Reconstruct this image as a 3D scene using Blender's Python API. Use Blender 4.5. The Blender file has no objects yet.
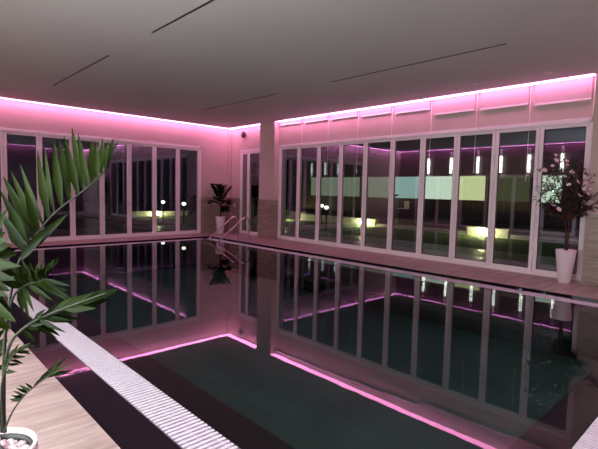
import bpy, bmesh, math, random
from mathutils import Vector, Matrix
random.seed(7)
S = bpy.context.scene
COL = S.collection
# ------------------------------------------------------------------ room measures (metres)
YA, XB, XD, YC = 13.228, 9.138, -1.24, -2.15     # far wall, right wall, left wall, near wall
YC2 = -1.10                                      # boxed-out part of the near wall
HC = 3.60                                        # ceiling
RT = Vector((0.7267524, -0.68651006, 0.02312772))
UP = Vector((0.03372085, 0.06928619, 0.99702674))
FW = Vector((0.68607132, 0.72381169, -0.07350361))
FPX, CAM = 447.4948, Vector((0, 0, 1.5))

def D(u, v, d):
    """world point seen at photo position u, v at depth d"""
    r = FW * FPX + RT * (u - 299) - UP * (v - 224.5)
    return CAM + r * (d / FPX)

# ------------------------------------------------------------------ materials
def new_mat(name):
    m = bpy.data.materials.new(name); m.use_nodes = True
    nt = m.node_tree; nt.nodes.clear()
    out = nt.nodes.new('ShaderNodeOutputMaterial')
    return m, nt, out

def pbr(name, c, rough=.5, metal=0., c2=None, scale=8., bump=0., bscale=40., stretch=(1, 1, 1), spec=.5, coat=0., detail=4., lo=.35, hi=.65):
    m, nt, out = new_mat(name)
    b = nt.nodes.new('ShaderNodeBsdfPrincipled')
    nt.links.new(b.outputs[0], out.inputs[0])
    b.inputs['Base Color'].default_value = (*c, 1)
    b.inputs['Roughness'].default_value = rough
    b.inputs['Metallic'].default_value = metal
    b.inputs['Specular IOR Level'].default_value = spec
    if coat: b.inputs['Coat Weight'].default_value = coat; b.inputs['Coat Roughness'].default_value = .05
    tc = nt.nodes.new('ShaderNodeTexCoord'); mp = nt.nodes.new('ShaderNodeMapping')
    mp.inputs['Scale'].default_value = stretch
    nt.links.new(tc.outputs['Object'], mp.inputs[0])
    if c2 is not None:
        n = nt.nodes.new('ShaderNodeTexNoise'); n.inputs['Scale'].default_value = scale; n.inputs['Detail'].default_value = detail
        cr = nt.nodes.new('ShaderNodeValToRGB')
        cr.color_ramp.elements[0].position = lo; cr.color_ramp.elements[1].position = hi
        cr.color_ramp.elements[0].color = (*c, 1); cr.color_ramp.elements[1].color = (*c2, 1)
        nt.links.new(mp.outputs[0], n.inputs['Vector']); nt.links.new(n.outputs[0], cr.inputs[0])
        nt.links.new(cr.outputs[0], b.inputs['Base Color'])
    if bump:
        n2 = nt.nodes.new('ShaderNodeTexNoise'); n2.inputs['Scale'].default_value = bscale
        bp = nt.nodes.new('ShaderNodeBump'); bp.inputs['Strength'].default_value = bump; bp.inputs['Distance'].default_value = .01
        nt.links.new(mp.outputs[0], n2.inputs['Vector']); nt.links.new(n2.outputs[0], bp.inputs['Height'])
        nt.links.new(bp.outputs[0], b.inputs['Normal'])
    return m

def emit(name, c, s, stripes=None):
    m, nt, out = new_mat(name)
    e = nt.nodes.new('ShaderNodeEmission'); e.inputs[0].default_value = (*c, 1); e.inputs[1].default_value = s
    if stripes:
        tc = nt.nodes.new('ShaderNodeTexCoord'); w = nt.nodes.new('ShaderNodeTexWave')
        w.bands_direction = 'Y'; w.inputs['Scale'].default_value = stripes; w.inputs['Distortion'].default_value = .6
        cr = nt.nodes.new('ShaderNodeValToRGB')
        cr.color_ramp.elements[0].color = (*[k * .6 for k in c], 1); cr.color_ramp.elements[1].color = (*c, 1)
        nt.links.new(tc.outputs['Object'], w.inputs['Vector']); nt.links.new(w.outputs[0], cr.inputs[0])
        nt.links.new(cr.outputs[0], e.inputs[0])
    nt.links.new(e.outputs[0], out.inputs[0])
    return m

def fresnel_sheet(name, ior, tint, bump=0., back_clear=False, mir=(1, 1, 1), vol=None):
    """clear pane or water: mirror by Fresnel, straight-through tint for the rest"""
    m, nt, out = new_mat(name)
    N, Lk = nt.nodes.new, nt.links.new
    g = N('ShaderNodeNewGeometry')
    mix = N('ShaderNodeMix'); mix.data_type = 'FLOAT'
    mix.inputs[2].default_value = ior; mix.inputs[3].default_value = 1 / ior
    Lk(g.outputs['Backfacing'], mix.inputs[0])
    fr = N('ShaderNodeFresnel'); Lk(mix.outputs[0], fr.inputs['IOR'])
    tr = N('ShaderNodeBsdfTransparent'); tr.inputs[0].default_value = (*tint, 1)
    gl = N('ShaderNodeBsdfGlossy'); gl.inputs['Roughness'].default_value = 0.; gl.inputs[0].default_value = (*mir, 1)
    ms = N('ShaderNodeMixShader')
    Lk(fr.outputs[0], ms.inputs[0]); Lk(tr.outputs[0], ms.inputs[1]); Lk(gl.outputs[0], ms.inputs[2])
    if bump:
        tc = N('ShaderNodeTexCoord'); n = N('ShaderNodeTexNoise'); n.inputs['Scale'].default_value = 3.5; n.inputs['Detail'].default_value = 2.
        bp = N('ShaderNodeBump'); bp.inputs['Strength'].default_value = bump; bp.inputs['Distance'].default_value = .01
        Lk(tc.outputs['Object'], n.inputs['Vector']); Lk(n.outputs[0], bp.inputs['Height'])
        Lk(bp.outputs[0], gl.inputs['Normal']); Lk(bp.outputs[0], fr.inputs['Normal'])
    last = ms
    if back_clear:
        t2 = N('ShaderNodeBsdfTransparent'); m2 = N('ShaderNodeMixShader')
        Lk(g.outputs['Backfacing'], m2.inputs[0]); Lk(ms.outputs[0], m2.inputs[1]); Lk(t2.outputs[0], m2.inputs[2]); last = m2
    if vol:
        va = N('ShaderNodeVolumeAbsorption'); va.inputs[0].default_value = (*vol[0], 1); va.inputs[1].default_value = vol[1]; Lk(va.outputs[0], out.inputs['Volume'])
    Lk(last.outputs[0], out.inputs[0])
    return m

def travertine(name, c1, c2, c3, axis, tile=None):
    m, nt, out = new_mat(name)
    N, Lk = nt.nodes.new, nt.links.new
    b = N('ShaderNodeBsdfPrincipled'); Lk(b.outputs[0], out.inputs[0]); b.inputs['Roughness'].default_value = .42
    tc = N('ShaderNodeTexCoord'); mp = N('ShaderNodeMapping'); mp.inputs['Scale'].default_value = axis
    Lk(tc.outputs['Object'], mp.inputs[0])
    n = N('ShaderNodeTexNoise'); n.inputs['Scale'].default_value = 3.; n.inputs['Detail'].default_value = 8.; n.inputs['Roughness'].default_value = .65; n.inputs['Distortion'].default_value = .4
    Lk(mp.outputs[0], n.inputs['Vector'])
    cr = N('ShaderNodeValToRGB'); e = cr.color_ramp.elements
    e[0].position = .32; e[0].color = (*c1, 1); e[1].position = .68; e[1].color = (*c3, 1)
    k = e.new(.5); k.color = (*c2, 1)
    Lk(n.outputs[0], cr.inputs[0])
    if tile:
        br = N('ShaderNodeTexBrick'); br.inputs['Scale'].default_value = 1.; br.inputs['Brick Width'].default_value = tile[0]; br.inputs['Row Height'].default_value = tile[1]
        br.inputs['Mortar Size'].default_value = .0025; br.offset = .5
        br.inputs['Color1'].default_value = (1, 1, 1, 1); br.inputs['Color2'].default_value = (.84, .82, .80, 1); br.inputs['Mortar'].default_value = (.62, .58, .54, 1)
        mp2 = N('ShaderNodeMapping'); Lk(tc.outputs['Object'], mp2.inputs[0]); mp2.inputs['Rotation'].default_value = tile[2]
        Lk(mp2.outputs[0], br.inputs['Vector'])
        mx = N('ShaderNodeMix'); mx.data_type = 'RGBA'; mx.blend_type = 'MULTIPLY'; mx.inputs[0].default_value = 1.
        Lk(cr.outputs[0], mx.inputs[6]); Lk(br.outputs[0], mx.inputs[7]); Lk(mx.outputs[2], b.inputs['Base Color'])
    else:
        Lk(cr.outputs[0], b.inputs['Base Color'])
    return m

M = dict(
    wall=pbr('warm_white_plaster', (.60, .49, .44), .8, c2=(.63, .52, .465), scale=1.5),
    wall_dark=pbr('darkened_plaster', (.15, .085, .115), .8, c2=(.17, .10, .13), scale=1.5),  # wall plaster darkened so its mirror image hazes the panes less
    ceil=pbr('grey_white_ceiling_paint', (.66, .65, .63), .9, c2=(.69, .68, .66), scale=.6),
    white=pbr('white_lacquered_aluminium', (.88, .85, .83), .55, c2=(.90, .87, .85), scale=3),
    seal=pbr('black_rubber_seal', (.02, .02, .02), .6, c2=(.03, .03, .03)),
    granite=pbr('dark_polished_granite', (.009, .005, .009), .03, c2=(.014, .008, .013), scale=60, bump=.03, bscale=9, spec=.22),
    ledge=pbr('dark_granite_and_shaded_sides', (.003, .002, .003), .5, spec=.1, c2=(.004, .003, .004), scale=40),
    pool=pbr('deep_green_pool_tile', (.030, .038, .034), .5, c2=(.056, .068, .060), scale=2.2, detail=7, bump=.1, bscale=18),
    grate=pbr('white_plastic_grating', (.60, .59, .64), .4, c2=(.64, .63, .68), scale=20),
    channel=pbr('dark_overflow_channel', (.10, .09, .10), .7, c2=(.13, .115, .13)),
    chrome=pbr('polished_steel', (.55, .52, .50), .25, 1., c2=(.80, .77, .75), scale=3),
    pot=pbr('white_glazed_planter', (.80, .76, .75), .35, c2=(.84, .80, .79), scale=4),
    soil=pbr('dark_soil', (.020, .014, .012), .95, c2=(.04, .03, .022), scale=40, bump=.4),
    black=pbr('black_plastic', (.012, .012, .012), .4, c2=(.018, .018, .018)),
    pebble=pbr('pale_rose_pebbles', (.62, .52, .53), .6, c2=(.78, .70, .70), scale=14),
    palm=pbr('palm_leaf', (.005, .014, .002), .45, c2=(.018, .034, .003), scale=5, spec=.06),
    rachis=pbr('palm_stalk', (.007, .014, .003), .6, c2=(.015, .024, .005), scale=9),
    bark=pbr('brown_bark', (.065, .03, .02), .85, c2=(.10, .05, .032), scale=25, bump=.4),
    dleaf=pbr('dark_tree_leaf', (.025, .025, .014), .5, c2=(.05, .04, .025), scale=9),
    petal=pbr('pale_pink_petal', (.80, .66, .64), .6, c2=(.88, .78, .75), scale=12),
    hedge=pbr('garden_leaf', (.008, .014, .004), .8, spec=.05, c2=(.016, .028, .008), scale=4),
    lawn=pbr('short_lawn', (.06, .12, .022), .9, c2=(.11, .19, .04), scale=14, bump=.6, bscale=60),
    pave=travertine('grey_terrace_paving', (.38, .36, .32), (.52, .49, .44), (.66, .62, .55), (1, 1, 1), (1.2, .6, (0, 0, 0))),
    render=pbr('cream_render', (.48, .46, .38), .9, c2=(.55, .53, .44), scale=5, bump=.1),
    blind=pbr('pale_roller_blind_fabric', (.54, .45, .43), .85, c2=(.57, .48, .46), scale=80),
    socket=pbr('white_socket_plastic', (.82, .80, .78), .4, c2=(.84, .82, .80)),
    darkwall=pbr('dark_brown_panel', (.05, .03, .025), .6, c2=(.065, .04, .03), scale=4),
)
M['trav'] = travertine('travertine_floor_tiles', (.23, .175, .15), (.37, .30, .265), (.48, .41, .37), (.5, 4., 3.), (1.2, .6, (0, 0, 0)))
M['stone'] = travertine('layered_travertine_cladding', (.22, .17, .135), (.34, .275, .225), (.46, .385, .325), (.7, .7, 7.), (.9, .30, (math.pi / 2, 0, 0)))
M['stone_b'] = travertine('layered_travertine_cladding_right', (.22, .17, .135), (.34, .275, .225), (.46, .385, .325), (.7, .7, 7.), (.9, .30, (math.pi / 2, 0, math.pi / 2)))
M['glass'] = fresnel_sheet('clear_double_glazing', 2.05, (.93, .95, .94), mir=(.72, .80, 1.0))
M['water'] = fresnel_sheet('still_pool_water', 1.333, (.97, .99, .985), bump=.016, back_clear=True, vol=((.40, .80, .72), .75))
LED_C = (1.0, .29, .64)
M['led'] = emit('pink_light_strip', LED_C, 9.2)
M['curtain_a'] = emit('lit_pale_green_curtain', (.80, 1.0, .78), .85, 9)
M['curtain_b'] = emit('lit_yellow_green_curtain', (.90, 1.0, .50), .75, 9)
M['curtain_c'] = emit('dim_olive_curtain', (.50, .52, .26), .13, 9)
M['fill_panel'] = emit('added_fill_glow', (.94, .98, 1.0), 9.5, 10)  # glow of the unseen panel added to light the near deck
M['curtain_d'] = emit('dim_grey_green_curtain', (.85, 1.0, .72), .20, 9)
M['curtain_e'] = emit('pale_teal_curtain', (.55, .90, .80), .50, 9)
M['tube'] = emit('white_tube_light', (1.1, 1.06, .75), 9.)
M['bluish'] = emit('bluish_white_light', (.55, .85, 1.0), 40.)
M['gardenlamp'] = emit('warm_garden_lamp', (1.0, .95, .50), 650.)
M['globe'] = emit('pale_globe_lamp', (.95, 1.0, .80), 3.)
M['lens_off'] = pbr('frosted_lens', (.75, .70, .68), .3, c2=(.78, .73, .71))

# ------------------------------------------------------------------ mesh helpers
class MB:
    def __init__(s): s.v = []; s.f = []; s.sm = []
    def box(s, a, b):
        x0, x1 = sorted((a[0], b[0])); y0, y1 = sorted((a[1], b[1])); z0, z1 = sorted((a[2], b[2]))
        n = len(s.v)
        s.v += [(x0, y0, z0), (x1, y0, z0), (x1, y1, z0), (x0, y1, z0), (x0, y0, z1), (x1, y0, z1), (x1, y1, z1), (x0, y1, z1)]
        s.f += [tuple(n + i for i in q) for q in ((3, 2, 1, 0), (4, 5, 6, 7), (0, 1, 5, 4), (1, 2, 6, 5), (2, 3, 7, 6), (3, 0, 4, 7))]
        s.sm += [False] * 6; return s
    def tube(s, pts, r, seg=8, cap=True):
        pts = [Vector(p) for p in pts]; n0 = len(s.v)
        rs = r if isinstance(r, (list, tuple)) else [r] * len(pts)
        ref = None
        for i, p in enumerate(pts):
            t = (pts[min(i + 1, len(pts) - 1)] - pts[max(i - 1, 0)]).normalized()
            if ref is None:
                ref = Vector((0, 0, 1)) if abs(t.z) < .9 else Vector((1, 0, 0))
            a = (ref - t * ref.dot(t)).normalized(); c = t.cross(a); ref = a
            for k in range(seg):
                w = 2 * math.pi * k / seg
                s.v.append(tuple(p + (a * math.cos(w) + c * math.sin(w)) * rs[i]))
        for i in range(len(pts) - 1):
            for k in range(seg):
                k2 = (k + 1) % seg
                s.f.append((n0 + i * seg + k, n0 + i * seg + k2, n0 + (i + 1) * seg + k2, n0 + (i + 1) * seg + k)); s.sm.append(True)
        if cap:
            s.f.append(tuple(n0 + k for k in range(seg))[::-1]); s.sm.append(False)
            e = n0 + (len(pts) - 1) * seg
            s.f.append(tuple(e + k for k in range(seg))); s.sm.append(False)
        return s
    def lathe(s, prof, seg=32, c=(0, 0, 0), axis='z'):
        n0 = len(s.v)
        for r, z in prof:
            for k in range(seg):
                w = 2 * math.pi * k / seg
                p = (r * math.cos(w), r * math.sin(w), z)
                if axis == 'x': p = (p[2], p[0], p[1])
                if axis == 'y': p = (p[1], p[2], p[0])
                s.v.append((c[0] + p[0], c[1] + p[1], c[2] + p[2]))
        for i in range(len(prof) - 1):
            for k in range(seg):
                k2 = (k + 1) % seg
                s.f.append((n0 + i * seg + k, n0 + i * seg + k2, n0 + (i + 1) * seg + k2, n0 + (i + 1) * seg + k)); s.sm.append(True)
        return s
    def ball(s, c, r, sc=(1, 1, 1), seg=10, rings=6, jit=0.):
        n0 = len(s.v); c = Vector(c)
        prof = []
        for i in range(rings + 1):
            a = -math.pi / 2 + math.pi * i / rings
            for k in range(seg):
                w = 2 * math.pi * k / seg
                q = r * (1 + random.uniform(-jit, jit))
                s.v.append(tuple(c + Vector((q * math.cos(a) * math.cos(w) * sc[0], q * math.cos(a) * math.sin(w) * sc[1], q * math.sin(a) * sc[2]))))
        for i in range(rings):
            for k in range(seg):
                k2 = (k + 1) % seg
                s.f.append((n0 + i * seg + k, n0 + i * seg + k2, n0 + (i + 1) * seg + k2, n0 + (i + 1) * seg + k)); s.sm.append(True)
        return s
    def blade(s, base, tip, w, up, droop=0., fold=.25, n=6, wide=.35, base_w=.28):
        """one leaflet: a folded lens-shaped blade from base to tip, with thickness at the midrib"""
        base, tip, up = Vector(base), Vector(tip), Vector(up)
        t = (tip - base); L = t.length; t.normalize()
        side = t.cross(up)
        if side.length < 1e-4: side = t.cross(Vector((0, 0, 1)))
        side.normalize(); nn = side.cross(t).normalized()
        n0 = len(s.v)
        for i in range(n + 1):
            u = i / n
            prof = base_w + (1 - base_w) * (u / wide) ** .8 if u < wide else ((1 - u) / (1 - wide)) ** .7
            hw = w * .5 * max(prof, .04)
            p = base + t * (L * u) + Vector((0, 0, -droop * L * u * u + droop * L * u))
            s.v.append(tuple(p + side * hw + nn * hw * fold * 1.6))
            s.v.append(tuple(p))
            s.v.append(tuple(p - side * hw + nn * hw * fold * 1.6))
        for i in range(n):
            a = n0 + i * 3
            s.f += [(a, a + 1, a + 4, a + 3), (a + 1, a + 2, a + 5, a + 4)]; s.sm += [True, True]
        return s
    def build(s, name, m, parent=None, loc=None, fixn=False):
        me = bpy.data.meshes.new(name)
        vs = s.v
        if loc is not None:
            vs = [(x - loc[0], y - loc[1], z - loc[2]) for x, y, z in vs]
        me.from_pydata(vs, [], s.f); me.validate(); me.update()
        me.polygons.foreach_set('use_smooth', s.sm[:len(me.polygons)] if len(s.sm) >= len(me.polygons) else [False] * len(me.polygons))
        if fixn:
            bm = bmesh.new(); bm.from_mesh(me); bmesh.ops.recalc_face_normals(bm, faces=bm.faces); bm.to_mesh(me); bm.free()
        me.materials.append(M[m] if isinstance(m, str) else m)
        o = bpy.data.objects.new(name, me); COL.objects.link(o)
        if parent is not None: o.parent = parent
        elif loc is not None: o.location = loc
        return o

def tag(o, label=None, cat=None, group=None, kind=None):
    if label: o['label'] = label
    if cat: o['category'] = cat
    if group: o['group'] = group
    if kind: o['kind'] = kind
    return o
def empty(name, loc=(0, 0, 0), rz=0.):
    o = bpy.data.objects.new(name, None); COL.objects.link(o); o.location = loc; o.rotation_euler = (0, 0, rz); o.empty_display_size = .1
    return o
def copy_tree(o, parent=None):
    c = o.copy(); COL.objects.link(c)
    if parent is not None: c.parent = parent
    for ch in list(o.children): copy_tree(ch, c)
    return c
def struct(o, label=None, cat=None): return tag(o, label, cat, None, 'structure')
def bevel(o, w, seg=2):
    md = o.modifiers.new('bevel', 'BEVEL'); md.width = w; md.segments = seg; md.limit_method = 'ANGLE'; return o

# ------------------------------------------------------------------ pool and deck
# rings of the pool edge, from the water outwards: x low, x high, y low, y high
PIN = (1.524, 7.33, .745, 11.89)       # water edge / inner edge of grating
PG = (1.26, 7.59, .48, 12.16)        # outer edge of grating
PD = (.99, 7.75, .22, 12.37)          # outer edge of dark stone band
def ring(a, b, z0, z1):
    """rectangular ring between inner rect a and outer rect b"""
    m = MB()
    m.box((b[0], b[2], z0), (a[0], b[3], z1)); m.box((a[1], b[2], z0), (b[1], b[3], z1))
    m.box((a[0], b[2], z0), (a[1], a[2], z1)); m.box((a[0], a[3], z0), (a[1], b[3], z1))
    return m
PD_ = tuple(PD[i] + (-.012, .012, -.012, .012)[i] for i in range(4))
struct(ring(PD_, (XD, XB + .02, YC, YA + .02), -.25, 0).build('floor', 'trav'), 'pale veined travertine deck around the pool', 'floor')
PE = (PD[0] - .012, PD[1] + .012, PD[2] - .012, PD[3] + .012)
bm_ = ring(PG, PD, -.25, -.024); e_ = ring(PD, PE, -.25, .001); n_ = len(bm_.v); bm_.v += e_.v; bm_.f += [tuple(n_ + i for i in f) for f in e_.f]; bm_.sm += e_.sm
struct(bm_.build('trim_1', 'granite'), 'glossy dark stone band between the white grating and the travertine deck', 'pool edge')
LED_W = .275
PL = (PIN[0] + LED_W, PIN[1] - LED_W, PIN[2] + LED_W, PIN[3] - LED_W)
b = ring(PIN, PG, -.22, -.16)                      # channel floor
for (p, q) in ((PIN, 1), (PG, 0)):
    pass
b.box((PG[0] - .0, PG[2], -.16), (PG[0] + .008, PG[3], -.026)); b.box((PG[1] - .008, PG[2], -.16), (PG[1], PG[3], -.026))
b.box((PG[0], PG[2], -.16), (PG[1], PG[2] + .008, -.026)); b.box((PG[0], PG[3] - .008, -.16), (PG[1], PG[3], -.026))
struct(b.build('trim_2', 'channel'), 'dark overflow channel under the white grating', 'overflow channel')
b = ring(PL, PIN, -.30, -.055); PK = (PIN[0] - .005, PIN[1] + .005, PIN[2] - .005, PIN[3] + .005)
e_ = ring(PIN, PK, -.30, -.0275); n_ = len(b.v); b.v += e_.v; b.f += [tuple(n_ + i for i in f) for f in e_.f]; b.sm += e_.sm
struct(b.build('trim_3', 'ledge'), 'dark stone ledge just under the water along the pool edge', 'pool ledge')
bz = -.75
struct(ring(PL, (PL[0] - .15, PL[1] + .15, PL[2] - .15, PL[3] + .15), bz, -.30).build('trim_12', 'ledge'), 'pool sides under the water, coloured dark for lack of light', 'pool sides')  # shade put into the colour: sides darkened where light should not reach
b = MB(); b.box((PL[0] - .15, PL[2] - .15, bz - .15), (PL[1] + .15, PL[3] + .15, bz))
struct(b.build('pool_basin', 'pool'), 'deep green tiled basin of the indoor pool', 'pool basin')
# water: shallow over the ledge, deep in the middle, one closed body
b = MB()
x0, x1, y0, y1 = (PIN[0] + .001, PIN[1] - .001, PIN[2] + .001, PIN[3] - .001)
X0, X1, Y0, Y1 = (PL[0] + .001, PL[1] - .001, PL[2] + .001, PL[3] - .001)
zt, zs, zb = -.027, -.053, bz + .002
b.v = [(x0, y0, zt), (x1, y0, zt), (x1, y1, zt), (x0, y1, zt), (x0, y0, zs), (x1, y0, zs), (x1, y1, zs), (x0, y1, zs),
       (X0, Y0, zs), (X1, Y0, zs), (X1, Y1, zs), (X0, Y1, zs), (X0, Y0, zb), (X1, Y0, zb), (X1, Y1, zb), (X0, Y1, zb)]
b.f = [(0, 1, 2, 3), (12, 15, 14, 13)]
for i in range(4):
    j = (i + 1) % 4
    b.f += [(i, 4 + i, 4 + j, j), (4 + i, 8 + i, 8 + j, 4 + j), (8 + i, 12 + i, 12 + j, 8 + j)]
b.sm = [False] * len(b.f)
tag(b.build('pool_water', 'water', fixn=True), 'still dark green pool water mirroring the windows and the pink light strips', 'water', None, 'stuff')

def grating(name, along, a0, a1, c0, c1, label):
    m = MB(); p = .042; n = int((a1 - a0) / p)
    for i in range(n):
        s0 = a0 + i * p + .004; s1 = s0 + .025
        if along == 'y': m.box((c0 + .004, s0, -.052), (c1 - .004, s1, -.023))
        else: m.box((s0, c0 + .004, -.052), (s1, c1 - .004, -.023))
    w = c1 - c0
    for t in (.16, .5, .84):
        k = c0 + w * t
        if along == 'y': m.box((k - .007, a0, -.046), (k + .007, a1, -.030))
        else: m.box((a0, k - .007, -.046), (a1, k + .007, -.030))
    o = m.build(name, 'grate'); tag(o, label, 'pool grating', 'white overflow gratings around the pool'); return o
grating('overflow_grating', 'y', PG[2], PG[3], PG[0] + .008, PIN[0] - .002, 'white ribbed overflow grating running beside the palm along the near left pool edge')
grating('overflow_grating', 'y', PIN[2] - .0, PIN[3], PIN[1] + .002, PG[1] - .008, 'white ribbed overflow grating along the far pool edge below the right-hand windows')
grating('overflow_grating', 'x', PIN[0] + .003, PIN[1] - .003, PIN[3] + .002, PG[3] - .008, 'white ribbed overflow grating along the far pool edge below the left-hand windows')
grating('overflow_grating', 'x', PIN[0] + .003, PIN[1] - .003, PG[2] + .008, PIN[2] - .002, 'white ribbed overflow grating cut by the lower right corner of the photo')

# ------------------------------------------------------------------ walls, with openings
T = .30
def wall_along(axis, a0, a1, pos, sgn, holes, name, label, mat='wall', ztop=3.95):
    """wall whose inner face lies at pos, thickness T outwards (sgn), holes = (s0, s1, z0, z1)"""
    m = MB(); holes = sorted(holes)
    def bx(s0, s1, z0, z1):
        if s1 - s0 < 1e-4 or z1 - z0 < 1e-4: return
        if axis == 'x': m.box((s0, pos, z0), (s1, pos + sgn * T, z1))
        else: m.box((pos, s0, z0), (pos + sgn * T, s1, z1))
    c = a0
    for s0, s1, z0, z1 in holes:
        bx(c, s0, -.25, ztop); bx(s0, s1, -.25, z0); bx(s0, s1, z1, ztop); c = s1
    bx(c, a1, -.25, ztop)
    return struct(m.build(name, mat), label, 'wall')
WZ0, WZ1 = .015, 2.91
WA = (1.515, 7.955); WB = (2.225, 10.60); WS = (11.20, 12.62)
wall_along('x', XD - T, XB + T, YA, 1, [(WA[0], WA[1], WZ0, WZ1)], 'wall_far', 'pink lit plaster wall above the left-hand folding windows')
wall_along('y', YC - T, YA, XB, 1, [(WB[0], WB[1], WZ0, WZ1), (WS[0], WS[1], WZ0, 2.86)], 'wall_right', 'pink lit plaster wall above the right-hand folding windows')
DW = [(5.17, 12.29, .02, 2.42), (.7, 4.4, .25, 2.45)]
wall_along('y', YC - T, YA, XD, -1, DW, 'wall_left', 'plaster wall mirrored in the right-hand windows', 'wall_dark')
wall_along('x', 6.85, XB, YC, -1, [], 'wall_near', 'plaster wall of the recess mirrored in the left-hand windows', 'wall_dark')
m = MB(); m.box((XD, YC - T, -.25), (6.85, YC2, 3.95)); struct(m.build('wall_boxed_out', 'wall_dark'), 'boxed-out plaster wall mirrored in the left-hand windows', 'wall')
# ceiling with a light slot along the walls
SL = .26
m = MB(); m.box((XD + SL, YC2 + SL, HC), (XB - SL, YA - SL, HC + .05)); m.box((6.85 + SL, YC + SL, HC), (XB - SL, YC2 + SL, HC + .05))
m.box((XD - T, YC - T, 3.95), (XB + T, YA + T, 4.1))
struct(m.build('ceiling', 'ceil'), 'flat grey ceiling with a lit slot along the walls', 'ceiling')

def led(name, p0, p1, inward, label, d0=.05):
    """strip on a bracket inside the slot, tilted to the wall"""
    a, c = Vector(p0), Vector(p1); t = (c - a).normalized(); n = Vector(inward)
    r = empty(name, (a + c) / 2)
    def slab(pts, nm, mat):
        m = MB(); k = len(pts)
        m.v = [tuple(a + n * d + Vector((0, 0, z)) - r.location) for d, z in pts] + [tuple(c + n * d + Vector((0, 0, z)) - r.location) for d, z in pts]
        m.f = [tuple(range(k)), tuple(range(k, 2 * k))[::-1]] + [(i, k + i, k + (i + 1) % k, (i + 1) % k) for i in range(k)]
        m.sm = [False] * len(m.f)
        return m.build(nm, mat, r, fixn=True)
    slab([(d0, HC + .006), (.248, HC + .006), (.248, HC + .02), (d0, HC + .02)], 'light_strip', 'led')
    slab([(d0 - .002, HC + .0205), (.25, HC + .0205), (.25, HC + .05), (d0 - .002, HC + .05)], 'mounting_channel', 'white')
    tag(r, label, 'light strip', 'pink light strips in the ceiling slot')
    return r
e = .04
led('light_strip_fixture', (XD + .01, YA, 0), (XB - .01, YA, 0), (0, -1, 0), 'glowing pink light strip in the ceiling slot above the left-hand windows')
led('light_strip_fixture', (XB, 10.57, 0), (XB, 2.24, 0), (-1, 0, 0), 'glowing pink light strip above the right-hand windows between the two stone-based pillars', .062)
led('light_strip_fixture', (XB, YA - .27, 0), (XB, 11.36, 0), (-1, 0, 0), 'short glowing pink light strip above the narrow corner window')
led('light_strip_fixture', (XD, YC2 + .27, 0), (XD, YA - .27, 0), (1, 0, 0), 'pink light strip mirrored in the upper panes of the right-hand windows')
led('light_strip_fixture', (XD + .02, YC2, 0), (6.8, YC2, 0), (0, 1, 0), 'pink light strip mirrored high in the first pane left of the palm tip')
led('light_strip_fixture', (6.9, YC, 0), (XB - e, YC, 0), (0, 1, 0), 'pink light strip mirrored behind the palm leaflets in the left-hand windows')
led('light_strip_fixture', (XB, 1.50, 0), (XB, YC + .27, 0), (-1, 0, 0), 'pink light strip at the right edge of the photo beyond the pillar')

# pillars and stone cladding
m = MB(); m.box((8.94, 10.615, 0), (XB + .01, 11.33, HC + .04)); struct(m.build('trim_4', 'wall'), 'plain pillar left of the right-hand windows', 'pillar')
m = MB(); m.box((8.925, 10.602, 0), (XB, 11.345, 1.225)); struct(m.build('trim_5', 'stone_b'), 'brown layered stone base of the pillar left of the right-hand windows', 'stone base')
m = MB(); m.box((8.94, 1.52, 0), (XB + .01, 2.20, HC + .04)); struct(m.build('trim_6', 'wall'), 'plain pillar at the right edge of the photo', 'pillar')
m = MB(); m.box((8.925, 1.505, 0), (XB, 2.213, 1.225)); struct(m.build('trim_7', 'stone_b'), 'brown layered stone base of the pillar at the right edge', 'stone base')
m = MB(); m.box((WA[1] + .005, YA - .018, 0), (XB, YA, 1.225)); struct(m.build('trim_8', 'stone'), 'layered stone cladding behind the white corner planter', 'stone cladding')
m = MB(); m.box((XB - .018, WS[1] + .005, 0), (XB, YA - .018, 1.225)); struct(m.build('trim_9', 'stone_b'), 'narrow stone cladding between the corner and the narrow window', 'stone cladding')
m = MB(); m.box((XB - .10, YA - .10, 1.225), (XB, YA, HC + .04)); struct(m.build('trim_10', 'wall'), 'slim plaster post in the far corner', 'corner post')

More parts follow.
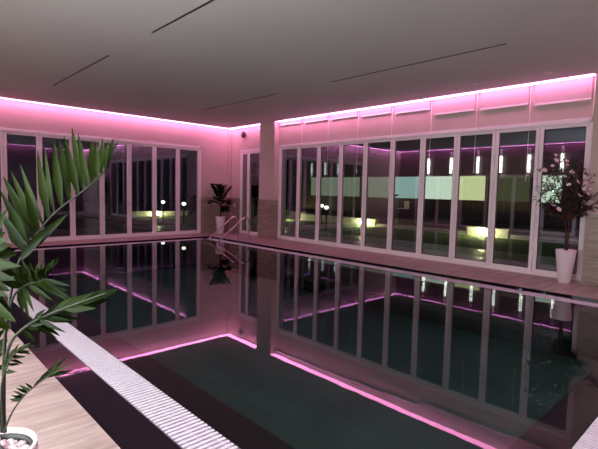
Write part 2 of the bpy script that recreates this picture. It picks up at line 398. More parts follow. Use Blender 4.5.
# ------------------------------------------------------------------ folding windows
def bifold(name, axis, s0, s1, z0, z1, n, pos, sgn, label, widths=None):
    r = struct(empty(name, ((s0 + s1) / 2, pos, 0) if axis == 'x' else (pos, (s0 + s1) / 2, 0)), label, 'window')
    cx = r.location
    def P(s, d, z):
        return (s - cx.x, d * sgn, z) if axis == 'x' else (d * sgn, s - cx.y, z)
    def bx(m, a, b): m.box(P(*a), P(*b))
    f = MB(); fw = .05
    bx(f, (s0, -.012, z0), (s0 + fw, .10, z1)); bx(f, (s1 - fw, -.012, z0), (s1, .10, z1))
    bx(f, (s0, -.012, z1 - .075), (s1, .10, z1)); bx(f, (s0, -.012, z0), (s1, .10, z0 + .035))
    bevel(f.build('outer_frame', 'white', r), .004)
    a, bnd = s0 + fw, s1 - fw
    if widths: edges = [a]; [edges.append(edges[-1] + (bnd - a) * w) for w in widths]
    else: edges = [a + (bnd - a) * i / n for i in range(n + 1)]
    sa, za, zb = .066, z0 + .037, z1 - .077
    for i in range(n):
        p0, p1 = edges[i] + .004, edges[i + 1] - .004
        m = MB()
        bx(m, (p0, .0, za), (p0 + sa, .07, zb)); bx(m, (p1 - sa, .0, za), (p1, .07, zb))
        bx(m, (p0 + sa, .0, zb - .07), (p1 - sa, .07, zb)); bx(m, (p0 + sa, .0, za), (p1 - sa, .07, za + .075))
        sash = bevel(m.build('sash', 'white', r), .005)
        g = MB(); bx(g, (p0 + sa - .003, .032, za + .072), (p1 - sa + .003, .044, zb - .067)); g.build('glass_pane', 'glass', sash)
        k = MB()
        for (u0, u1, w0, w1) in ((p0 + sa - .001, p0 + sa + .008, za + .075, zb - .07), (p1 - sa - .008, p1 - sa + .001, za + .075, zb - .07)):
            bx(k, (u0, .018, w0), (u1, .031, w1))
        bx(k, (p0 + sa, .018, zb - .078), (p1 - sa, .031, zb - .07)); bx(k, (p0 + sa, .018, za + .075), (p1 - sa, .031, za + .083))
        k.build('seal', 'seal', sash)
        if i < n - 1:
            h = MB()
            for hz in (.35, 1.45, 2.45): bx(h, (p1 - .010, -.012, hz), (p1 + .018, .0, hz + .10))
            h.build('hinge', 'white', sash)
        if i % 2 == 0:
            h = MB(); bx(h, (p1 - .045, -.016, 1.02), (p1 - .018, -.0, 1.16)); bx(h, (p1 - .04, -.05, 1.08), (p1 - .024, -.016, 1.1)); bx(h, (p1 - .04, -.05, .98), (p1 - .024, -.036, 1.1))
            h.build('handle', 'white', sash)
    return r
bifold('window_1', 'x', WA[0], WA[1], WZ0, WZ1, 8, YA, 1, 'row of white framed folding glass doors on the left')
bifold('window_2', 'y', WB[0], WB[1], WZ0, WZ1, 10, XB, 1, 'long row of ten white framed folding glass doors on the right')
bifold('window_3', 'y', WS[0], WS[1], WZ0, 2.86, 2, XB, 1, 'narrow white framed glass door between corner and pillar', widths=(.70, .30))

# left wall: dark mirrored doors, and an unseen glowing panel added for light
def glow_panel(name, s0, s1, z0, z1, mat, label, nm):
    r = struct(empty(name, (XD, (s0 + s1) / 2, 0)), label, 'window'); cy = (s0 + s1) / 2
    f = MB(); w = .05
    f.box((.01, s0 - cy, z0), (-.10, s0 - cy + w, z1)); f.box((.01, s1 - cy - w, z0), (-.10, s1 - cy, z1))
    f.box((.01, s0 - cy, z0), (-.10, s1 - cy, z0 + w)); f.box((.01, s0 - cy, z1 - w), (-.10, s1 - cy, z1))
    for i in range(1, nm):
        k = s0 - cy + (s1 - s0) * i / nm; f.box((.0, k - .03, z0), (-.09, k + .03, z1))
    f.build('panel_frame', 'white', r)
    c = MB(); c.box((-.12, s0 - cy, z0), (-.14, s1 - cy, z1)); c.build('curtain', mat, r)  # glowing sheet, added out of view as a fill light
bifold('window_4', 'y', 5.17, 12.29, .02, 2.42, 6, XD, -1, 'dark folding glass doors mirrored in the right-hand windows')
glow_panel('fill_light_panel', *DW[1], 'fill_panel', 'unseen glowing panel added to light the near deck', 4)

# slim tube lights and two bluish lamps on the left wall
t0 = empty('wall_tube_light', (XD, 11.56, 2.9))
m = MB(); m.lathe([(0, -.40), (.055, -.40), (.06, -.38), (.06, .30), (.055, .32), (0, .32)], 16, (.09, 0, 0)); m.build('tube', 'tube', t0)
m = MB(); m.lathe([(0, .32), (.05, .32), (.05, .60), (0, .60)], 16, (.09, 0, 0)); m.build('cap', 'white', t0)
m = MB(); m.box((0, -.03, -.05), (.05, .03, .05)); m.build('bracket', 'white', t0)
TL = ['in the sixth pane from the left pillar', 'at the left of the pane with the pale green curtain', 'at the right of the pane with the pale green curtain', 'over the yellowish curtain', 'over the dim olive curtain', 'over the left edge of the flowering tree']
for i, y in enumerate((11.56, 10.39, 9.12, 8.11, 6.97, 5.75)):
    o = t0 if i == 0 else copy_tree(t0)
    o.location = (XD, y, 2.9)
    tag(o, 'slim white tube light mirrored ' + TL[i], 'wall light', 'white tube lights mirrored in the right-hand windows')
for i, (y, z, w) in enumerate(((6.02, 1.78, 'left'), (5.2, 1.78, 'right'))):
    r = tag(empty('wall_spot_light', (XD, y, z)), f'small bluish white light mirrored among the tree branches, the {w} one of two', 'wall light', 'two bluish lights mirrored behind the tree')
    m = MB(); m.lathe([(0, 0), (.05, 0), (.06, .05), (.04, .06)], 14, axis='x'); m.build('housing', 'black', r)
    m = MB(); m.ball((.06, 0, 0), .04); m.build('lens', 'bluish', r)

# ------------------------------------------------------------------ ceiling fittings
def slot(x, y0, y1, label):
    r = tag(empty('ceiling_air_slot', (x, (y0 + y1) / 2, HC)), label, 'air slot', 'black air slots in the ceiling'); L = (y1 - y0) / 2
    m = MB(); m.box((-.014, -L, -.004), (-.010, L, .0)); m.box((.010, -L, -.004), (.014, L, 0)); m.box((-.014, -L, -.004), (.014, -L + .006, 0)); m.box((-.014, L - .006, -.004), (.014, L, 0)); m.build('slot_frame', 'black', r)
    m = MB(); m.box((-.010, -L + .006, -.002), (.010, L - .006, 0)); m.build('baffle', 'black', r)
slot(2.79, 7.45, 10.55, 'thin black air slot in the ceiling, wholly visible one toward the upper left')
slot(2.80, 2.83, 5.93, 'thin black air slot in the ceiling cut by the top edge of the photo')
slot(6.40, 7.50, 10.58, 'thin black air slot in the ceiling closest to the far corner')
slot(6.40, 2.68, 5.96, 'thin black air slot in the ceiling nearest the right-hand windows')
d0 = empty('recessed_downlight', (0, 0, HC))
m = MB(); m.lathe([(.055, 0), (.058, -.004), (.052, -.008), (.038, -.006), (.036, 0)], 20); m.build('trim_ring', 'white', d0)
m = MB(); m.lathe([(0, -.002), (.036, -.002), (.036, 0)], 20); m.build('lens', 'lens_off', d0)
wordsB = ['first', 'second', 'third', 'fourth', 'fifth', 'sixth', 'seventh', 'eighth']
first = True
for i, y in enumerate((2.755, 4.02, 5.29, 6.56, 7.77, 8.95, 10.25, 11.59)):
    o = d0 if first else copy_tree(d0); first = False
    o.location = (8.32, y, HC)
    tag(o, f'small unlit ceiling downlight above the right-hand windows, {wordsB[i]} from the right edge of the photo', 'downlight', 'downlights along the right wall')
for i, x in enumerate((1.95, 3.20, 4.44, 5.78, 7.04)):
    o = copy_tree(d0); o.location = (x, 12.75, HC)
    tag(o, f'small unlit ceiling downlight above the left-hand windows, {wordsB[4 - i]} from the far corner', 'downlight', 'downlights along the far wall')

for k, (x, y, en) in enumerate([(.05, q, 10.) for q in (.8, 2.1, 3.4, 4.7, 6.0)] + [(q, -.2, 8.) for q in (1.6, 3.2, 4.8, 6.4)] + [(8.32, -.6, 10.)]):  # unseen lit lamps, added to brighten the near decks and the room
    o = copy_tree(d0); o.location = (x, y, HC)
    if en > 20: tag(o, 'unseen fill lamp added over the deck beside the palm', 'downlight', 'added fill lamps over the left deck')
    else: tag(o, 'unseen fill lamp added over the near deck', 'downlight', 'added fill lamps over the near deck')
    ld = bpy.data.lights.new('fill_lamp', 'AREA'); ld.shape = 'DISK'; ld.size = .07; ld.energy = en; ld.color = (.93, .97, 1.0); ld.spread = math.radians(100)
    lo = bpy.data.objects.new('fill_lamp', ld); COL.objects.link(lo); lo.parent = o; lo.location = (0, 0, -.009)
# roller blinds over the right-hand windows
BZ = (3.225, 3.26, 3.272, 3.413, 3.445, 3.478, 3.49, 3.505)
CZ = (1.85, 1.82, 1.99, 1.95, 2.0, 2.05, 2.0, 2.1)
for i in range(8):
    y0 = 2.29 + i * 1.045; y1 = y0 + .93; xb = XB - .034
    r = tag(empty('roller_blind', (xb, (y0 + y1) / 2, HC)), f'rolled-up pale roller blind over the right-hand windows, {wordsB[i]} from the right pillar', 'roller blind', 'roller blinds over the right-hand windows')
    L = (y1 - y0) / 2; zb_ = BZ[i] - HC
    m = MB(); m.box((-.002, -L, zb_ + .018), (.002, L, .04)); m.build('fabric', 'blind', r)
    m = MB(); m.box((-.012, -L, zb_ - .012), (.012, L, zb_ + .02)); bevel(m.build('bottom_bar', 'white', r), .003)
    m = MB(); m.tube([(-.012, -L - .045, .0), (-.012, -L - .045, CZ[i] - HC + .05)], .004, 6); c = m.build('pull_chain', 'white', r)
    m = MB(); m.tube([(-.012, -L - .045, CZ[i] - HC + .05), (-.012, -L - .045, CZ[i] - HC - .02)], [.006, .012], 8); m.build('chain_weight', 'white', c)

# round wall speaker, socket
r = tag(empty('wall_speaker', (XB, 12.42, 3.37)), 'small round black speaker high on the wall near the far corner', 'speaker')
m = MB(); m.lathe([(0, 0), (.05, 0), (.05, -.03), (0, -.03)], 20, axis='x'); m.build('mount', 'black', r)
m = MB(); m.lathe([(0, -.03), (.105, -.03), (.11, -.04), (.11, -.06), (.10, -.072), (.085, -.078), (.04, -.082), (0, -.084)], 28, axis='x'); m.build('grille', 'black', r)
r = tag(empty('wall_socket', (XB - .018, 12.93, .965)), 'small white wall socket on the stone cladding in the far corner', 'socket')
m = MB(); m.box((-.012, -.075, -.042), (0, .075, .042)); bevel(m.build('face_plate', 'socket', r), .004)
for k in (-.036, .036):
    m = MB(); m.lathe([(0, -.013), (.02, -.013), (.022, -.012)], 14, (0, k, 0), 'x'); m.build('socket_opening', 'seal', r)

# ------------------------------------------------------------------ pool handrails
def handrail(y, label):
    r = tag(empty('pool_handrail', (8.27, y, 0)), label, 'handrail', 'chrome handrails at the far pool corner')
    pts = [Vector((7.185, 0, -.012)), Vector((7.20, 0, .02)), Vector((7.98, 0, .60))]
    c0, c1, c2 = Vector((7.98, 0, .60)), Vector((8.24, 0, .80)), Vector((8.27, 0, .45))
    for k in range(1, 11):
        t = k / 10; pts.append(c0 * (1 - t) ** 2 + c1 * 2 * t * (1 - t) + c2 * t * t)
    pts.append(Vector((8.27, 0, .0)))
    m = MB(); m.tube([(p.x - 8.27, 0, p.z) for p in pts], .021, 12); m.build('rail_tube', 'chrome', r)
    m = MB(); m.lathe([(.021, .0), (.05, 0), (.05, .012), (.03, .02), (.021, .02)], 18); m.build('base_flange', 'chrome', r)
handrail(11.52, 'chrome pool handrail at the far corner, the one closer to the white planter')
handrail(10.94, 'chrome pool handrail at the far corner, the one closer to the pillar')

# ------------------------------------------------------------------ planters and plants
def planter(loc, rt, rb, h, label):
    r = tag(empty('planter', loc), label, 'planter', 'white tapered planters')
    m = MB(); m.lathe([(0, 0), (rb, 0), (rb + .005, .01), (rt, h - .01), (rt, h), (rt - .016, h), (rt - .02, h - .05), (0, h - .05)], 40); m.build('pot_shell', 'pot', r)
    return r
def leaf_fan(m, pts, tips, w, up=(0, 0, 1), droop=0.): 
    for bpt, tip, ww in tips: m.blade(bpt, tip, ww * w, up, droop)

def auto_frond(root, az, length, rise, droop, nl, ll, w, name='frond', mats=('palm', 'rachis'), parent=None):
    """arching pinnate frond around a stem"""
    d = Vector((math.cos(az), math.sin(az), 0)); pts = []
    N = 14
    for i in range(N + 1):
        u = i / N
        pts.append(Vector(root) + d * (length * u * (1 - .18 * u)) + Vector((0, 0, rise * u - droop * u * u)))
    m = MB(); m.tube(pts, [.011 * (1 - .8 * i / N) + .002 for i in range(N + 1)], 6)
    side = Vector((-d.y, d.x, 0))
    for i in range(nl):
        u = .22 + .78 * i / (nl - 1)
        k = min(int(u * N), N - 1); p = pts[k].lerp(pts[k + 1], u * N - k); t = (pts[k + 1] - pts[k]).normalized()
        L = ll * (math.sin(math.pi * (u * .86 + .12)) ** .7)
        for s in (-1, 1):
            tip = p + (side * s * .72 + t * .75 + Vector((0, 0, .05 - .25 * random.random()))) * L
            m.blade(p, tip, w, Vector((0, 0, 1)), 0.06, .35, 5)
    return m.build(name, mats[0], parent)

# far corner palm
c = Vector((8.43, 12.75, 0))
planter(c, .165, .095, .60, 'tapered white planter in the far corner, in front of the stone cladding')
r = tag(empty('potted_palm', c + Vector((0, 0, .55))), 'small dark green palm in the white planter in the far corner', 'palm')
m = MB(); m.lathe([(0, .012), (.10, .012), (.145, 0)], 20); m.build('soil', 'soil', r)
m = MB(); m.tube([(0, 0, 0), (.02, .01, .3), (.0, .0, .62)], [.035, .028, .02], 8); m.build('trunk', 'bark', r)
lat = Vector((.727, -.687, 0)); fwd = Vector((.687, .727, 0))
def az_of(a): v = lat * math.cos(a) + fwd * math.sin(a); return math.atan2(v.y, v.x)
for a, ln, ri, dr, nl, rz in ((.12, .42, .85, .25, 11, .45), (2.95, .38, .80, .18, 11, .5), (2.2, .22, .95, .35, 10, .5), (-.5, .40, .5, .42, 10, .4), (3.6, .40, .40, .30, 10, .4), (4.6, .36, .6, .38, 10, .42), (1.3, .16, .85, .3, 9, .5), (5.4, .36, .2, .30, 9, .35)):
    auto_frond((0, 0, rz), az_of(a), ln, ri, dr, nl + 4, .29, .085, parent=r)

# flowering tree by the right pillar
c = Vector((8.795, 2.44, 0))
planter(c, .163, .092, .59, 'tapered white planter on the deck in front of the last pane at the right')
r = tag(empty('flowering_tree', c + Vector((0, 0, .55))), 'small artificial tree with dark leaves and pale pink flowers in the right planter', 'tree')
m = MB(); m.lathe([(0, .012), (.10, .012), (.142, 0)], 20); m.build('soil', 'soil', r)
rnd = random.Random(11)
br, fo = MB(), MB()
def curve(a, b_, sag, n=6):
    a, b_ = Vector(a), Vector(b_); off = Vector((rnd.uniform(-1, 1), rnd.uniform(-1, 1), 0)) * sag
    return [a.lerp(b_, i / n) + off * math.sin(math.pi * i / n) for i in range(n + 1)]
trunk_top = []
tr = MB()
for k in range(4):
    a = k * 1.6; p0 = Vector((.02 * math.cos(a), .02 * math.sin(a), 0)); p1 = Vector((.03 * math.cos(a + .8), .05 * math.sin(a + .8), .62))
    tr.tube(curve(p0, p1, .015), [.010, .010, .009, .009, .008, .008, .007], 7); trunk_top.append(p1)
tr.build('trunk', 'bark', r)
ends = []
ZW = Vector((0, 0, 1))
def LV(a, f, z): return lat * a + fwd * f + ZW * z
targets = [(-.60, .02, 1.10), (-.50, -.1, .80), (-.46, .1, 1.42), (-.40, .0, 1.66), (-.25, -.15, 1.74), (-.1, .12, 1.60), (.05, -.1, 1.55), (.18, .1, 1.45), (.30, -.1, 1.32),
           (.42, .05, 1.10), (.58, -.05, 1.22), (.28, .15, 1.0), (-.22, .15, 1.25), (-.30, -.15, 1.0), (.0, -.2, 1.15), (.12, .2, .85), (.25, -.15, .78), (-.3, .1, .75), (-.05, -.05, 1.38), (-.62, .0, .92), (.36, .0, .80), (-.12, -.2, .86)]
for k, (a, f, z) in enumerate(targets):
    s = trunk_top[k % 4] * .9; e_ = LV(a, min(f, .12), z)
    f_ = min(f, .12, (.15 - .727 * a) / .687); e_ = LV(a, f_, z); pts = curve(s, e_, .05); br.tube(pts, [.010, .009, .008, .007, .006, .005, .0035], 6)
    ends.append(pts)
    for j in range(2):
        q = pts[rnd.choice((3, 4, 5))]; e2 = q + LV(rnd.uniform(-.16, .16), rnd.uniform(-.1, .1), rnd.uniform(-.04, .16)); p2 = curve(q, e2, .02, 4)
        br.tube(p2, [.005, .0045, .004, .0035, .0025], 5); ends.append(p2)
br.build('branches', 'bark', r)
def leaf(m, p, L, w):
    d = Vector((rnd.uniform(-1, 1), rnd.uniform(-1, 1), rnd.uniform(-.8, .7))).normalized()
    m.blade(p, p + d * L, w, Vector((rnd.uniform(-.5, .5), rnd.uniform(-.5, .5), 1)), 0, .3, 4, .45)
for pts in ends:
    for q in pts[2:]:
        for _ in range(5):
            leaf(fo, q + Vector((rnd.uniform(-.06, .06), rnd.uniform(-.06, .06), rnd.uniform(-.05, .05))), rnd.uniform(.05, .10), rnd.uniform(.026, .042))
fo.build('foliage', 'dleaf', r)
fl = [(-.38, 1.66), (-.30, 1.58), (-.52, 1.40), (-.22, 1.56), (-.44, 1.20), (-.05, 1.38), (.02, 1.22), (.22, 1.32), (.30, 1.34), (.16, 1.20), (.26, 1.10), (-.34, .80), (-.30, .74), (.30, .78), (.36, .80), (.06, .98), (.05, .90), (-.15, 1.16), (-.02, 1.10), (.12, 1.10), (-.48, 1.28), (-.14, 1.50), (.46, 1.12), (-.24, 1.30), (.20, 1.02), (-.40, 1.48)]
for a, z in fl:
    ctr = LV(a, min(rnd.uniform(-.22, -.02), (.22 - .727 * a) / .687), z); m = MB(); ax = Vector((rnd.uniform(-.6, .6), rnd.uniform(-.6, .6), .6)) - fwd * .8; ax.normalize()
    u_ = ax.orthogonal().normalized(); v_ = ax.cross(u_); R_ = rnd.uniform(.035, .055)
    for k in range(5):
        w = 2 * math.pi * k / 5
        d = u_ * math.cos(w) + v_ * math.sin(w); m.blade(ctr, ctr + (d + ax * .45) * R_, R_ * .95, ax, 0, .3, 4, .6)
    m.build('blossom', 'petal', r)

# near palm at the lower left
pc = Vector((.318, 2.175, 0))
p = planter(pc, .170, .145, .40, 'white planter with pale pebbles at the lower left corner of the photo')
m = MB(); m.lathe([(.0, .33), (.155, .33)], 32); m.build('soil', 'soil', p)
m = MB(); m.lathe([(.085, .33), (.085, .392), (.092, .395), (.099, .392), (.099, .33)], 32, (-.055, -.02, 0)); m.build('inner_pot_rim', 'black', p)
m = MB(); m.lathe([(.136, .33), (.138, .378), (.146, .383), (.152, .380), (.152, .33)], 36); m.build('gap_shade_ring', 'black', p)  # black ring standing for the shaded gap between shell and pebbles
pb = MB(); rp = random.Random(5)
for k in range(420):
    a = rp.uniform(0, 6.283); q = .128 * math.sqrt(rp.random()); x, y = q * math.cos(a), q * math.sin(a)
    dd = math.hypot(x + .055, y + .02)
    if .078 < dd < .106: continue
    s = rp.uniform(.009, .016)
    pb.ball((x, y, .362 + rp.uniform(-.012, .014)), s, (rp.uniform(.8, 1.3), rp.uniform(.8, 1.3), rp.uniform(.6, .9)), 7, 4, .12)
tag(pb.build('pebbles', 'pebble', p), 'pale rose pebbles', kind='stuff')
pr = tag(empty('palm_plant', pc + Vector((-.04, -.02, .36))), 'large green feather palm at the left edge of the photo, in the pebble-filled planter', 'palm')
PB = pr.location.copy()
def Q(u, v, d): return D(u, v, d) - PB
def spline(ps, n=24):
    out = []
    for i in range(len(ps) - 1):
        a, b_, c_, d_ = ps[max(i - 1, 0)], ps[i], ps[i + 1], ps[min(i + 2, len(ps) - 1)]
        for k in range(n):
            t = k / n
            out.append(.5 * ((2 * b_) + (c_ - a) * t + (2 * a - 5 * b_ + 4 * c_ - d_) * t * t + (3 * b_ - a - 3 * c_ + d_) * t ** 3))
    out.append(ps[-1]); return out
def frond(rach, lfs, r0=.008, r1=.002, wpx=8., ins=1):
    """rach: (u, v, depth) stations of the stalk; lfs: (base fraction, tip u, tip v, depth shift, width factor)"""
    ps = spline([Q(*k) for k in rach], 10); n = len(ps)
    st = MB(); st.tube(ps, [r0 + (r1 - r0) * i / (n - 1) for i in range(n)], 7)
    o = MB(); full = list(lfs)
    for (f1, u1, v1, z1, w1), (f2, u2, v2, z2, w2) in zip(lfs, lfs[1:]):
        if abs(u1 - u2) + abs(v1 - v2) < 34 and abs(f1 - f2) < .12:
          for q in range(ins):
            k = (q + random.uniform(.7, 1.3)) / (ins + 1)
            full.append((f1 + (f2 - f1) * k, u1 + (u2 - u1) * k + random.uniform(-2, 2), v1 + (v2 - v1) * k + random.uniform(1, 7), random.uniform(-.08, .08), (w1 + w2) * .46))
    for fr, tu, tv, dz, wf in full:
        i = min(int(fr * (n - 1)), n - 2); b_ = ps[i].lerp(ps[i + 1], fr * (n - 1) - i)
        dep = (b_ + PB - CAM).dot(FW) + dz
        tip = Q(tu, tv, dep); w = wpx * wf * dep / FPX
        # blade lies mostly facing the camera side, twisted a little
        upv = (-FW + Vector((random.uniform(-.5, .5), random.uniform(-.5, .5), random.uniform(-.1, .5)))).normalized()
        o.blade(b_, tip, w, upv, random.uniform(0, .05), .3, 8, .38)
    f = o.build('frond', 'palm', pr); st.build('stalk', 'rachis', f)
    return f
# tall upper frond
frond([(2, 432, 1.93), (3, 380, 1.92), (6, 325, 1.90), (17, 268, 1.86), (34, 238, 1.84), (56, 212, 1.82), (88, 187, 1.79), (105, 170, 1.78), (117, 143, 1.77)],
      [(.45, -3, 208, .05, 1.2), (.475, 0, 190, -.05, 1.2), (.51, 3, 176, .05, 1.2), (.535, 11, 171, -.06, 1.2), (.5625, 20, 163.5, .05, 1.2), (.59, 37.5, 150.5, -.05, 1.2), (.62, 45, 147, .06, 1.1), (.65, 53.5, 139.5, -.05, 1.2), (.68, 59, 139, .06, 1.1),
       (.71, 64, 136, -.05, 1.2), (.735, 72, 127.5, .05, 1.2), (.755, 78, 133, -.05, 1.0), (.775, 92, 139.5, .04, 1.0), (.81, 96, 141, -.04, 1.0), (.845, 103, 138, .04, 1.0), (.875, 109, 140, -.03, .9), (.90, 113.5, 138.5, .03, .9), (.94, 117, 143, -.02, .6),
       (.44, 6, 222, .08, 1.4), (.47, 12, 206, -.08, 1.3), (.50, 16, 194, .08, 1.3), (.53, 25, 186, -.08, 1.2), (.43, 20, 214, .05, 1.4), (.42, 68, 213.5, -.08, 1.4), (.40, 46, 234, -.06, 1.2)], .007, .0022, 8.0, 0)
# fan below it
frond([(4, 432, 1.94), (4, 380, 1.90), (6, 330, 1.84), (14, 296, 1.78), (28, 284, 1.72), (44, 279, 1.68), (57, 262, 1.64)],
      [(.60, 12, 262, .05, 1.0), (.64, 19, 264, -.04, .95), (.68, 26, 265, .05, .95), (.73, 32, 266, -.04, .9), (.77, 38, 262, .04, .9), (.81, 43, 260, -.03, .9), (.86, 49, 262, .03, .85), (.91, 54, 259, -.03, .8), (.96, 58, 257, .0, .7),
       (.70, 22, 259, .03, .9), (.75, 30, 262, -.03, .9), (.79, 36, 266, .04, .9), (.83, 41, 264, -.03, .9), (.88, 47, 266, .03, .8), (.93, 52, 265, .03, .8), (.58, 5, 268, .05, 1.1), (.60, 0, 280, -.05, 1.1), (.66, 52, 300, -.1, 1.0), (.72, 68, 291, -.08, 1.05), (.78, 69, 299, -.10, .95), (.83, 70, 286, -.06, .8), (.62, 34, 312, -.10, .9), (.56, 24, 315, .05, .9)], .008, .002, 6.2, 2)
# long frond reaching right over the grating
frond([(5, 432, 1.92), (3, 385, 1.84), (10, 345, 1.74), (28, 325, 1.64), (52, 313, 1.56), (84, 301, 1.47), (106, 293, 1.41)],
      [(.62, 74, 297, -.05, 1.3), (.67, 92, 294, -.05, 1.5), (.72, 105, 291, -.04, 1.6), (.78, 119, 288.5, -.03, 1.5), (.70, 90, 309, .05, 1.3), (.76, 104, 302, .05, 1.4), (.84, 117, 291, .03, 1.2), (.92, 119, 289, .0, .9),
       (.58, 66, 307, .07, 1.0), (.60, 74, 322, .08, .9), (.56, 60, 336, .07, .8), (.52, 52, 329, .08, .9), (.50, 40, 316, -.05, .9), (.48, 44, 331, .05, .9), (.55, 46, 309, -.06, .9), (.62, 82, 319, .06, .8), (.46, 36, 342, .05, .8)], .008, .002, 7.)
# drooping frond at the left edge
frond([(4, 432, 1.92), (2, 405, 1.86), (2, 384, 1.80), (9, 362, 1.72), (20, 349, 1.66), (30, 343, 1.62)],
      [(.52, 6, 352, .04, .8), (.58, 13, 349, -.04, .75), (.64, 19, 344, .04, .75), (.72, 27, 344, -.03, .7), (.8, 32, 342, .03, .6), (.5, 16, 372, -.04, .6), (.58, 20, 364, .03, .6), (.66, 25, 357, -.03, .6), (.74, 30, 351, .03, .6), (.84, 36, 346, 0, .55)], .006, .0015, 6.5)
# thin low frond over the deck
frond([(4, 432, 1.91), (7, 424, 1.88), (13, 411, 1.82), (23, 397, 1.76), (35, 386, 1.70), (50, 375, 1.64)],
      [(.55, 9, 399, .04, .7), (.59, 11, 395, -.03, .65), (.63, 13, 391, .04, .65), (.67, 16, 388, -.03, .6), (.71, 19, 385, .03, .6), (.76, 25, 383, -.02, .5), (.80, 44, 376, .02, .7), (.84, 52, 367, -.02, .8), (.90, 58, 361.5, .04, .75), (.93, 62, 357, -.04, .7), (.96, 68, 356, .04, .7), (.98, 73, 362, -.03, .65), (1.0, 74, 370, .04, .6), (.94, 64, 371, .03, .6)], .0045, .002, 5.)
# leaves coming in from beyond the left edge
frond([(3, 432, 1.94), (-6, 370, 1.86), (-14, 310, 1.76), (-12, 262, 1.66), (-4, 236, 1.60)],
      [(.62, 8, 296, -.05, 1.4), (.68, 15, 280, -.06, 1.4), (.74, 21, 266, -.04, 1.5), (.80, 18, 254, .04, 1.4), (.86, 12, 245, -.03, 1.3), (.93, 5, 232, .03, 1.1), (.58, 12, 312, .05, 1.3), (.54, 16, 322, -.05, 1.2), (.50, 9, 331, .05, 1.2), (.66, -22, 260, .05, 1.2), (.74, -26, 240, -.05, 1.2), (.84, -20, 216, .05, 1.2), (.97, 7, 209, 0, 1.0)], .008, .002, 9.)
frond([(2, 432, 1.95), (-8, 385, 1.98), (-18, 350, 2.02), (-26, 322, 2.08)],
      [(.5, 4, 352, .05, 1.2), (.56, 8, 340, -.04, 1.2), (.62, 6, 328, .04, 1.2), (.70, 2, 316, -.04, 1.1), (.45, 8, 366, .05, 1.0), (.6, -30, 372, .05, 1.0), (.8, -44, 340, .05, 1.0), (.9, -36, 300, .0, 1.0)], .007, .002, 8.)
m = MB(); m.tube([(0, 0, -.02), (.0, .0, .08), (.005, 0, .14)], [.03, .024, .012], 9); m.build('trunk', 'bark', pr)

# ------------------------------------------------------------------ garden outside
ZO = -.03
m = MB(); m.box((XB + T, -8, ZO - .2), (12.6, YA + 2.6, ZO)); m.box((-9, YA + T, ZO - .2), (XB + T, YA + 4.2, ZO))
struct(m.build('terrace', 'pave'), 'grey paved terrace outside the windows', 'terrace')
m = MB(); m.box((12.6, -8, ZO - .2), (40, 45, ZO)); m.box((-14, YA + 4.2, ZO - .2), (12.6, 45, ZO))
tag(m.build('lawn', 'lawn'), 'dark green lawn outside the windows', 'lawn', None, 'stuff')
def planter_wall(axis, a, b_, p, name, label):
    m = MB()
    if axis == 'y': m.box((p, a, ZO), (p + .3, b_, .27)); m.box((p - .03, a - .03, .27), (p + .33, b_ + .03, .31))
    else: m.box((a, p, ZO), (b_, p + .3, .20)); m.box((a - .03, p - .03, .20), (b_ + .03, p + .33, .245))
    struct(m.build(name, 'render'), label, 'garden wall')
planter_wall('y', 12.45, 17.5, 16.6, 'wall_garden_middle', 'low cream garden wall lit by the spotlight beyond the middle right-hand panes')
planter_wall('y', 6.50, 8.06, 16.6, 'wall_garden_right', 'low cream garden wall lit by the spotlight left of the flowering tree')
planter_wall('x', 9.7, 13.1, 23.2, 'wall_garden_far', 'low cream garden wall lit by the spotlight beyond the left-hand windows')
m = MB(); m.box((16.62, 8.12, ZO), (16.82, 12.38, .12)); m.box((16.62, -2, ZO), (16.82, 6.44, .12)); struct(m.build('kerb', 'pave'), 'pale kerb between the lawn and the raised garden terrace', 'kerb')
# neighbouring building with a ribbon of curtained windows above a raised terrace
m = MB(); m.box((16.93, -2, ZO), (18.2, 20, .40)); struct(m.build('raised_terrace', 'darkwall'), 'dark raised terrace of the building across the lawn', 'terrace')
FX = 17.6; K = FX / 17.1
bd = tag(empty('garden_building', (FX, 10, 0)), 'dark low building across the lawn with a ribbon of curtained lit windows', 'building')
m = MB(); m.box((0, -12, .40), (4, 9.5, 1.28)); m.box((0, -12, 2.315), (4, 9.5, 3.3)); m.box((.12, -12, 1.28), (4, 9.5, 2.315)); m.build('facade', 'darkwall', bd)
m = MB(); m.box((-.25, -12.2, 3.3), (4.2, 9.7, 3.42)); m.build('roof', 'darkwall', bd)
for u0, u1, mt, lb in ((17.25, 13.78, 'curtain_d', 'dim grey-green curtain'), (13.62, 12.08, 'curtain_d', 'dim grey-green curtain'), (11.95, 10.52, 'curtain_e', 'pale teal curtain'), (10.42, 8.97, 'curtain_a', 'lit white-green curtain'), (8.84, 7.62, 'curtain_b', 'lit yellow-green curtain'), (7.50, 6.0, 'curtain_c', 'dim olive window'), (5.68, 4.95, 'curtain_a', 'lit white-green curtain')):
    a, b_ = u1 * K - 10, u0 * K - 10
    m = MB(); m.box((-.01, a, 1.28), (.06, a + .04, 2.315)); m.box((-.01, b_ - .04, 1.28), (.06, b_, 2.315)); m.box((-.01, a, 1.28), (.06, b_, 1.31)); m.box((-.01, a, 2.285), (.06, b_, 2.315))
    wf = m.build('window', 'darkwall', bd)
    m = MB(); m.box((.05, a + .02, 1.29), (.10, b_ - .02, 2.30)); tag(m.build('curtain', mt, wf), lb)
ch = tag(empty('garden_chair', (17.25, 11.42, .40)), 'small pale shell chair on the dark terrace across the lawn', 'chair')
m = MB(); m.box((-.20, -.20, .43), (.20, .20, .46)); bevel(m.build('seat', 'pot', ch), .012)
m = MB(); m.box((-.19, -.205, .46), (.19, -.175, .78)); bevel(m.build('backrest', 'pot', ch), .012)
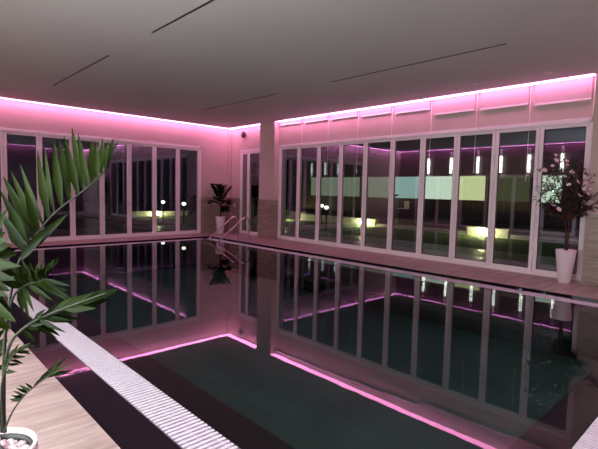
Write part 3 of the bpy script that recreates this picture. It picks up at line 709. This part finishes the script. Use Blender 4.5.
for sx in (-1, 1):
    for sy in (-1, 1):
        m = MB(); m.tube([(sx * .15, sy * .15, .43), (sx * .19, sy * .19, 0)], .014, 8); m.build('leg', 'black', ch)
st = tag(empty('plant_stand', (17.25, 11.92, .40)), 'slim dark stand with a small bowl on the terrace across the lawn', 'plant stand')
m = MB(); m.lathe([(0, 0), (.16, 0), (.16, .02), (.03, .03), (.03, .95), (0, .95)], 16); m.build('post', 'black', st)
m = MB(); m.lathe([(0, .95), (.10, .97), (.22, 1.05), (.22, 1.07), (0, 1.04)], 20); m.build('bowl', 'black', st)
GL = [((16.35, 13.05), 'bright garden spotlight on the lawn left of the middle right-hand panes'), ((16.35, 7.35), 'bright garden spotlight on the lawn seen left of the flowering tree'),
      ((11.2, 22.95), 'bright garden spotlight before the low wall beyond the left-hand windows'), ((15.9, 18.0), 'garden spotlight glowing in the shrub beyond the first right-hand pane')]
g0 = empty('garden_spotlight')
m = MB(); m.lathe([(0, 0), (.05, 0), (.05, .015), (.018, .02), (.018, .05), (.045, .06), (.055, .13), (.045, .13)], 16); m.build('housing', 'black', g0)
m = MB(); m.ball((0, 0, .17), .05); m.build('lens', 'gardenlamp', g0)
for i, ((x, y), lb) in enumerate(GL):
    o = g0 if i == 0 else copy_tree(g0); o.location = (x, y, ZO); tag(o, lb, 'garden light', 'garden spotlights')
l0 = empty('garden_lamp')
m = MB(); m.tube([(0, 0, 0), (0, 0, .85)], .03, 10); m.build('post', 'black', l0)
m = MB(); m.ball((0, 0, .92), .085, (1, 1, .8), seg=14, rings=9); m.build('globe', 'globe', l0)
for i, (x, y, lb) in enumerate(((14.5, 13.83, 'pale globe lamp on a post seen through the third right-hand pane, farther one of two'), (13.05, 12.2, 'pale globe lamp on a post seen through the third right-hand pane, nearer one of two'), (9.34, 18.72, 'pale globe lamp behind the sixth left-hand pane'), (9.2, 16.6, 'pale globe lamp behind the last left-hand pane'))):
    o = l0 if i == 0 else copy_tree(l0); o.location = (x, y, ZO); tag(o, lb, 'garden light', 'globe lamps in the garden')
def shrub(x, y, h, w, label, cat='tree'):
    r = tag(empty('garden_' + cat, (x, y, ZO)), label, cat, 'dark plants in the garden')
    m = MB(); m.tube([(0, 0, .0), (.05, .02, h * .35), (0, 0, h * .7)], [.09 * w, .07 * w, .03 * w], 8); m.build('trunk', 'bark', r)
    m = MB(); q = random.Random(int(x * 37 + y * 11))
    for _ in range(650):
        a, el, rr = q.uniform(0, 6.283), q.uniform(-1, 1), q.uniform(.55, 1.) ** .5
        ce = math.sqrt(1 - el * el); p = Vector((w * rr * ce * math.cos(a), w * rr * ce * math.sin(a), h * .60 + h * .38 * rr * el))
        d = Vector((q.uniform(-1, 1), q.uniform(-1, 1), q.uniform(-1, .5))).normalized(); L = q.uniform(.2, .4)
        if p.z + d.z * L < .06: continue
        m.blade(p, p + d * L, .14, (q.uniform(-1, 1), q.uniform(-1, 1), 1), 0, .2, 3, .4)
    m.build('foliage', 'hedge', r)
for a in ((17.0, 21.6, 3.4, 1.1, 'dark leafy tree beyond the first right-hand pane'),):
    shrub(*a)
for a in ((16.2, 18.9, 1.0, .6, 'low bush lit by the spotlight beyond the first right-hand pane', 'bush'), (13.9, 24.3, 1.0, .6, 'low bush behind the far garden wall', 'bush')):
    shrub(*a)

# ------------------------------------------------------------------ night sky, camera, view
w = bpy.data.worlds.new('night'); S.world = w; w.use_nodes = True
w.node_tree.nodes['Background'].inputs[0].default_value = (.35, .40, .60, 1)
w.node_tree.nodes['Background'].inputs[1].default_value = .003
cd = bpy.data.cameras.new('camera'); co = bpy.data.objects.new('camera', cd); COL.objects.link(co)
cd.sensor_fit = 'HORIZONTAL'; cd.sensor_width = 36.; cd.lens = FPX / 598 * 36; cd.clip_start = .02; cd.clip_end = 200
R = Matrix((RT, UP, -FW)).transposed().to_4x4(); R.translation = CAM; co.matrix_world = R
S.camera = co
vs = S.view_settings
vs.view_transform = 'Standard'; vs.look = 'None'; vs.gamma = 1.; vs.use_curve_mapping = False; vs.exposure = .33
cy = S.cycles
cy.max_bounces = 10; cy.diffuse_bounces = 5; cy.glossy_bounces = 6; cy.transparent_max_bounces = 24
cy.sample_clamp_indirect = 8.; cy.caustics_reflective = False; cy.caustics_refractive = False
cy.use_denoising = True
